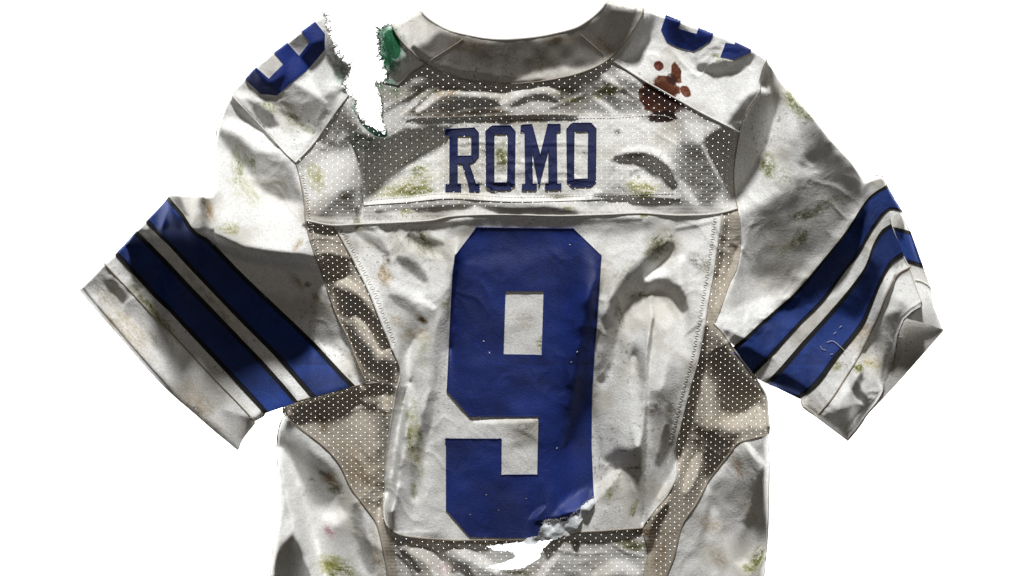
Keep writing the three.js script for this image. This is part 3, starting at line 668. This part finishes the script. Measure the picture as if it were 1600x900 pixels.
// mesh cloth at the hem, lowest of all
const hemHole = jag(P('760,853 800,847 850,843 866,841 848,857 843,872 816,887 790,889 758,885 788,877 806,869 803,861 772,859 760,853'), 1.2).slice(0, -1);
part('hem_mesh', panel(keyhole(resample(P('596,812 640,826 745,832 880,826 1000,812 1020,826 1030,990 610,990'), 8, true), hemHole), -1.5), M.yoke, jersey, 'perforated grey hem cloth with a torn hole');
// side panels of mesh
part('side_mesh', panel([...C(P('476,340 545,345 580,400 640,540 642,600 625,700 608,812 614,840 619,870 623,905 628,990')), ...C(P('588,990 580,840 540,765 480,695 447,656')), ...C(P('441,645 444,632 480,606 540,588 555,560 530,510 505,440 485,375'))], -0.5), M.side, jersey, 'tan perforated side panel beside the left sleeve');
const sideR = part('side_mesh', panel([...C(P('1105,322 1152,326')), ...C(P('1152,326 1156,345 1157,385 1150,420 1140,440 1120,490 1113,505')), ...C(foldMeshR), ...C(P('1170,700 1120,765 1092,806 1076,850 1055,990')), ...C(P('1000,990 1004,900 1012,860 1002,826')), ...C(P('988,800 1030,760 1040,700 1050,640 1080,540 1095,440 1105,345'))], 0.5), M.side, jersey, 'tan perforated side panel beside the right sleeve');
part('lower_side_panel', panel([...C(bodyL), ...rev(C(sideSeamL))], 1.2), M.cloth, jersey, 'stained white panel at the lower left side');
part('lower_side_panel', panel([...C(bodyR), ...rev(C(sideSeamR))], 2.0), M.cloth, jersey, 'stained white panel at the lower right side');

// back panel with the number
const back = part('back_panel', panel([...C(P('496,336 800,322 1135,320')), ...C(backR), ...rev(C(backLow)), ...rev(C(backL))], 1.6), M.cloth);
// yoke of mesh cloth, torn beside the left shoulder
const tB = jag(tearB, 2.2, 3.5);
const yoke = part('yoke', panel([...tB, ...C(P('610,128 640,97 700,104 760,118 800,120 860,114 920,100 955,84')), ...C(P('990,106 1060,146 1130,186 1152,204')), ...C(P('1152,208 1149,230 1146,260 1147,290 1152,326')), ...C(yokeLow), ...C(P('472,340 465,300 452,262')), ...C(P('480,225 510,180 534,148'))], 3), M.yoke);
const plateRing = [...C(P('566,226 580,216 603,214')), ...jag(P('603,214 612,213 622,207'), 1), ...C(P('622,207 630,196 640,188 700,184 800,181 850,180 950,179 1010,181 1058,183')), ...C(P('1060,186 1061,220 1060,260 1062,310')), ...C(P('1060,311 1000,309 900,314 800,316 700,311 640,316 570,321')), ...C(P('568,319 566,290 568,255'))];
const plate = part('name_plate', panel(plateRing, 4.8), M.plate, jersey, 'perforated name plate with four navy letters across the shoulders');

// sleeves
const ramp = (y) => smooth(520, 610, y);
const sleeveLay = { z: (x, y) => lay.z(x, y) + 8 * ramp(y), gx: lay.gx, gy: (x, y) => lay.gy(x, y) + 4 * (ramp(y + 1) - ramp(y - 1)) };
const sleeveLRing = [...C(sleeveOutL), ...resample(sleeveTopL, 5), ...resample(cuffSeamL, 5).map(([x, y]) => [x - 3, y + 4]), ...resample(sleeveLowL, 5), ...rev(C(armholeL)), ...C(P('472,246 446,212 410,174 374,140'))];
const sleeveL = part('sleeve', panel(sleeveLRing, 4, { skirt: 6, on: sleeveLay }), M.cloth, jersey, 'left sleeve lying in the shade of the shoulder, striped in blue');
part('cuff', panel([...resample(cuffSeamL, 5), ...resample(P('398,657 398,662'), 3), ...rev(C(cuffEndL)), ...rev(C(cuffEdgeL)), ...resample(P('122,453 145,430 164,410'), 5)], 5.2, { on: sleeveLay }), M.cloth, sleeveL);
// the far layer of the right sleeve, seen past the fold
const farLayer = layer((x, y) => { const e = Math.min(1, Math.max(0, ((1413 + (y - 333) * 0.352) - x) / 26)); return 4 + 15 * Math.sqrt(clamp(e + 0.02, 0, 1)) + 3 * Math.sin(y / 21 + x / 35); });
const liningLayer = layer((x, y) => 5 + 4 * smooth(0, 60, 1478 + (y - 515) * -0.9 - x) + 2 * Math.sin(x / 17 + y / 23));
const sleeveR = part('sleeve', panel([...C(sleeveOutR), ...resample(foldR, 5), ...C(cuffEndR), ...C(cuffLowR), ...C(P('1180,590 1150,545 1110,512 1100,495')), ...C(P('1120,470 1140,420 1142,330 1136,290 1136,240 1142,200')), ...C(P('1150,188 1170,148 1178,108 1188,96'))], -1.5, { skirt: 7 }), M.cloth, jersey, 'right sleeve with its striped cuff folded over');
part('sleeve_lining', panel([...resample(P('1412,494 1445,500 1474,512 1478,517 1462,535 1440,560 1400,605 1362,645 1370,610 1382,560'), 6, true)], 0, { on: liningLayer }), M.lining, sleeveR);
part('sleeve_underside', panel(resample(P('1392,322 1413,333 1425,360 1447,419 1458,450 1461,480 1478,516 1450,506 1418,498 1400,480 1385,400 1378,345'), 6, true), 0, { on: farLayer, skirt: 3 }), M.cloth, sleeveR);

// shoulders
const tA = jag(tearA, 2.4, 3.5), tC = jag(tearC, 2.6, 3.5);
const shoulderL = part('shoulder_panel', panel([...tA, ...C(raglanL), ...rev(C(seamShoulderL)), ...C(topL)], 5.4, { skirt: 3 }), M.cloth, jersey, 'torn left shoulder with part of a blue number');
const remnant = part('shoulder_panel', panel([...tC, ...resample(P('613,40 630,38 660,70 680,96 664,104'), 5), ...C(P('664,104 640,120 622,135')), ...resample(P('622,135 611,133 600,130'), 4)], 5, { skirt: 3 }), M.cloth, jersey, 'frayed green stained scrap of shoulder beside the collar');
const shoulderR = part('shoulder_panel', panel([...C(topR), ...C(seamShoulderR), ...C(raglanR), ...C(P('950,82 978,42 992,12'))], 5, { skirt: 3 }), M.cloth, jersey, 'right shoulder with a rust red stain');
const collar = part('collar', panel([...C(neck), ...resample(P('950,3 1005,14'), 5), ...rev(C(collarSeam)), ...resample(P('613,40 657,17'), 5)], 10.5, { skirt: 8 }), M.collar);
part('collar_edge', cord(neck, 2.2, 9.5), M.seam, collar);
part('collar_seam', cord(collarSeam, 1.5, 10), M.seamTan, collar);
for (const s of ['725,66 700,82 664,103', '1001,24 994,40 984,54', '905,58 925,74 942,88']) part('collar_joint', cord(P(s), 0.8, 10.6), M.seamTan, collar);

// stripes
function stripe(parent, a, b, off, inset, on = lay) {
  part('stripe_edge', panel([...between(a, b, 0), ...rev(between(a, b, 1))], off, { skirt: 1, on }), M.black, parent);
  part('stripe', panel([...between(a, b, inset), ...rev(between(a, b, 1 - inset))], off + 0.8, { skirt: 1, on }), M.stripe, parent);
}
stripe(sleeveL, P('271,307 298,337 319,366 331,373 385,429 480,524 556,602'), P('232,345 330,452 420,548 488,620'), 5.2, 0.12, sleeveLay);
stripe(sleeveL, P('218,359 320,468 468,627'), P('180,396 300,527 413,646'), 5.2, 0.13, sleeveLay);
stripe(sleeveR, P('1386,288 1360,304 1345,320 1320,360 1290,400 1240,460 1205,490 1138,545'), P('1412,333 1390,328 1375,340 1355,370 1340,400 1325,420 1290,470 1250,510 1175,588'), -0.3, 0.12);
stripe(sleeveR, P('1390,350 1375,360 1360,385 1350,415 1335,440 1300,485 1245,545 1196,597'), P('1411,400 1390,415 1375,440 1360,485 1350,510 1310,560 1280,600 1251,624'), -0.3, 0.13);
stripe(sleeveR, P('1386,352 1405,356 1425,361'), P('1412,410 1430,414 1447,419'), 1, 0.12, farLayer);

// numbers and letters
const nineOut = [...resample(P('745,356 820,357 895,358 938,400 933,470 928,560 925,620 925,700 928,776'), 6), ...jag(P('928,776 918,782 908,790 905,800 893,806 880,815 872,811 852,812 846,826 842,838'), 1.6), ...resample(P('842,838 800,839 735,838 697,795 697,685 783,685 783,741 840,741 842,650 735,650 699,610 703,520 708,430 712,400 745,356'), 6).slice(0, -1)];
const nineIn = resample(P('790,455 849,455 846,554 787,553'), 5, true);
const grow2 = (ring, d) => { const n = ring.length; let ar = 0; ring.forEach((p, i) => { const q = ring[(i + 1) % n]; ar += p[0] * q[1] - q[0] * p[1]; }); const s = ar > 0 ? d : -d; return ring.map((p, i) => { const a = ring[(i + n - 1) % n], b = ring[(i + 1) % n], l = Math.hypot(b[0] - a[0], b[1] - a[1]) || 1; return [p[0] + (b[1] - a[1]) / l * s, p[1] - (b[0] - a[0]) / l * s]; }); };
const number = part('number_nine', panel(keyhole(nineOut, nineIn), 4, { skirt: 1.6 }), M.number, jersey, 'large dark blue number 9, torn at its lower right corner');
part('number_edge', stitches([...nineOut.slice(nineOut.length - 120), nineOut[0], ...nineOut.slice(1, 60)], 4.1, { gap: 3, len: 3.2, r: 0.8 }), M.edge, number, null, 'stuff');
const flapLayer = layer((x, y) => lay.z(x, y) + 7 + 14 * (fbm(x / 15, y / 15, 2) - 0.4) + 2.5 * Math.sin(x / 9 - y / 7));
part('torn_flap', panel([...jag(P('928,777 929,786 915,803 902,822 880,836 868,842 842,844 838,842 843,828 850,812 870,811 882,817 892,806 905,803 908,790 918,782'), 1.4)], 0, { on: flapLayer, skirt: 3 }), M.backing, number, 'crumpled pale backing of the torn corner');
part('torn_flap', panel(jag(P('818,843 826,838 840,836 846,842 838,848 822,848'), 1.2), 2, { on: flapLayer, skirt: 2 }), M.backing, number);
const box = (x0, y0, x1, y1) => P(`${x0},${y0} ${x1},${y0} ${x1},${y1} ${x0},${y1}`);
const letters = [
  keyhole(P('696,202 741,200 748,208 748,244 741,253 733,256 744,288 749,288 749,299 734,299 734,292 723,256 715,256 715,288 720,288 720,299 697,299 697,289 703,289 703,212 696,212'), box(715, 212, 737, 244)),
  keyhole(P('768,197 797,197 805,206 804,289 797,297 768,298 760,290 759,206'), P('772,209 792,209 794,212 793,284 791,286 773,286 772,284')),
  P('814,196 831,195 844,244 856,195 875,195 875,205 869,206 870,288 876,288 876,296 852,297 852,288 857,287 857,232 847,270 842,292 838,270 831,232 832,288 838,288 838,297 816,298 816,289 821,288 820,206 814,206'),
  keyhole(P('893,193 923,193 931,202 930,284 923,292 894,293 886,285 885,203'), P('897,205 918,205 919,208 918,280 897,281 896,278')),
];
for (const L of letters) {
  const t = part('letter', panel(resample(L, 4, true), 6.6, { skirt: 1.8 }), M.letter, plate);
  part('letter_edge', stitches([...resample(L, 3, true), L[0]], 6.8, { gap: 3, len: 3.2, r: 0.6 }), M.edge, plate, null, 'stuff');
}
// shoulder numbers, running over the shoulder
part('shoulder_number', panel(resample(P('384,124 402,107 425,127 447,104 430,84 450,68 470,90 487,70 472,51 493,35 511,57 510,81 479,115 436,152 411,150'), 4, true), 6.6, { skirt: 1.2 }), M.number, shoulderL);
for (const s of ['1040,24 1063,33 1058,47 1086,56 1090,44 1113,54 1107,68 1083,82 1060,76 1042,68 1032,48', '1130,71 1143,74 1146,68 1170,80 1167,87 1143,98 1122,93']) part('shoulder_number', panel(resample(P(s), 4, true), 6.2, { skirt: 1.2 }), M.number, shoulderR);

// seams and stitching
part('seam', cord(raglanL, 1.3, 5.4), M.seam, shoulderL); part('seam', cord(seamShoulderL, 1.2, 5.4), M.seam, shoulderL);
part('seam', cord(P('664,104 640,120 622,135'), 1.2, 5), M.seamTan, remnant);
part('seam', cord(raglanR, 1.5, 5), M.seam, shoulderR); part('seam', cord(seamShoulderR, 1.0, 5), M.seamTan, shoulderR);
part('seam', cord(armholeL, 1.3, 4.2, { on: sleeveLay }), M.seamTan, sleeveL); part('cuff_seam', cord(cuffSeamL, 1.4, 5, { on: sleeveLay }), M.seamTan, sleeveL); part('hem_edge', cord(sleeveLowL, 1.4, 3.6, { on: sleeveLay }), M.seamTan, sleeveL);
part('cuff_seam', cord(P('1422,417 1398,431 1382,460 1369,500 1347,548 1322,590 1300,622 1278,648'), 1.5, -1.2), M.seamTan, sleeveR);
part('cuff_seam', cord(P('1426,437 1442,440 1457,449'), 1.3, 0.6, { on: farLayer }), M.seam, sleeveR);
part('fold_edge', cord(P('1389,343 1391,352 1410,400 1420,420 1428,445 1440,480'), 1.3, -2.2), M.seam, sleeveR);
part('cuff_edge', cord(cuffEndR, 1.3, -2), M.seamTan, sleeveR);
part('seam', cord(yokeLow, 1.8, 3), M.seam, yoke);
part('seam', cord(P('1152,208 1149,230 1146,260 1147,290 1152,326'), 1.1, 3), M.seamTan, yoke);
part('fold_edge', cord(foldMeshR, 1.8, 0), M.seam, sideR);
part('seam', cord(backLow, 1.6, 1.4), M.seamTan, back); part('seam', cord(backL, 1.4, 1.4), M.seam, back); part('seam', cord(backR, 1.4, 1.4), M.seam, back);
part('stitching', mergeGeometries([stitches(P('530,352 546,380 568,421 588,461 606,506 620,541'), 2, { gap: 4, len: 6, r: 0.42, across: 1 }), stitches(P('1117,338 1111,380 1103,430 1094,480 1087,520 1079,560 1067,605 1054,660 1047,692'), 2, { gap: 4, len: 6, r: 0.42, across: 1 })]), M.threadPale, back, null, 'stuff');
part('stitching', mergeGeometries([stitches(P('640,194 700,190 800,187 850,186 950,185 1052,189 1055,250 1056,304'), 5, { gap: 5, len: 3.4, r: 0.5 }), stitches(P('576,313 640,308 700,303 800,309 900,307 1054,303'), 5, { gap: 5, len: 3.4, r: 0.5 })]), M.threadPale, plate, null, 'stuff');
part('stitching', stitches(P('474,272 481,300 487,330 489,350 495,374 507,412 519,450'), 3.4, { gap: 4, len: 5, r: 0.42, across: 1 }), M.threadPale, yoke, null, 'stuff');
part('seam', cord(sideSeamL, 1.8, 1.4), M.seamTan, jersey); part('seam', cord(sideSeamR, 1.8, 2), M.seamTan, jersey);

// frayed threads along the tears
function fray(line, out, n, len, off) {
  const L = resample(line, 1), g = [];
  for (let i = 0; i < n; i++) {
    const k = Math.floor(rnd() * (L.length - 2)) + 1, [x, y] = L[k], tx = L[k + 1][0] - L[k - 1][0], ty = L[k + 1][1] - L[k - 1][1], l = Math.hypot(tx, ty) || 1;
    let a = Math.atan2(-tx / l * out, ty / l * out) + (rnd() - 0.5) * 1.9; const q = len * (0.3 + rnd() * rnd() * 1.2), pts = []; let px = x - Math.cos(a) * 3, py = y - Math.sin(a) * 3, z = lay.z(x, y) + off;
    for (let s = 0; s < 5; s++) { pts.push([px, py, Math.max(1.5, z)]); px += Math.cos(a) * q / 4; py += Math.sin(a) * q / 4; a += (rnd() - 0.5) * 1.1; z += (rnd() - 0.62) * 2.4; }
    g.push(thread(pts, 0.4 + rnd() * 0.3));
  }
  return mergeGeometries(g);
}
part('frayed_threads', fray(tearA, 1, 120, 12, 5), M.threadTorn, shoulderL, null, 'stuff');
part('frayed_threads', fray(tearB, 1, 80, 9, 3), M.threadTorn, yoke, null, 'stuff');
part('frayed_threads', fray(tearC, 1, 110, 10, 5), M.threadGreen, remnant, null, 'stuff');
part('frayed_threads', fray(P('928,777 918,783 908,791 893,806 872,811 850,813 842,838'), 1, 50, 8, 8), M.threadWhite, number, null, 'stuff');
part('loose_threads', mergeGeometries(['1293,535 1302,533 1312,540 1321,549', '1283,541 1286,546 1291,547', '1304,522 1308,519', '1313,512 1317,509', '1298,554 1302,553'].map((q) => cord(P(q), 0.42, 2.2, { step: 2, sides: 4 }))), M.threadPale, sleeveR, null, 'stuff');
part('lint', mergeGeometries([[756, 533], [765, 551], [901, 549], [735, 803], [779, 796], [739, 842], [892, 565], [890, 383], [870, 700], [822, 778], [760, 772]].map(([x, y]) => { const g = new THREE.IcosahedronGeometry((0.5 + rnd() * 0.7) * S, 0); g.scale(1 + rnd(), 0.6, 1); g.rotateY(rnd() * 6); g.translate((x - 800) * S, (lay.z(x, y) + 4.6) * S, (y - 450) * S); return g; })), M.threadPale, number, null, 'stuff');

renderer.render(scene, camera);
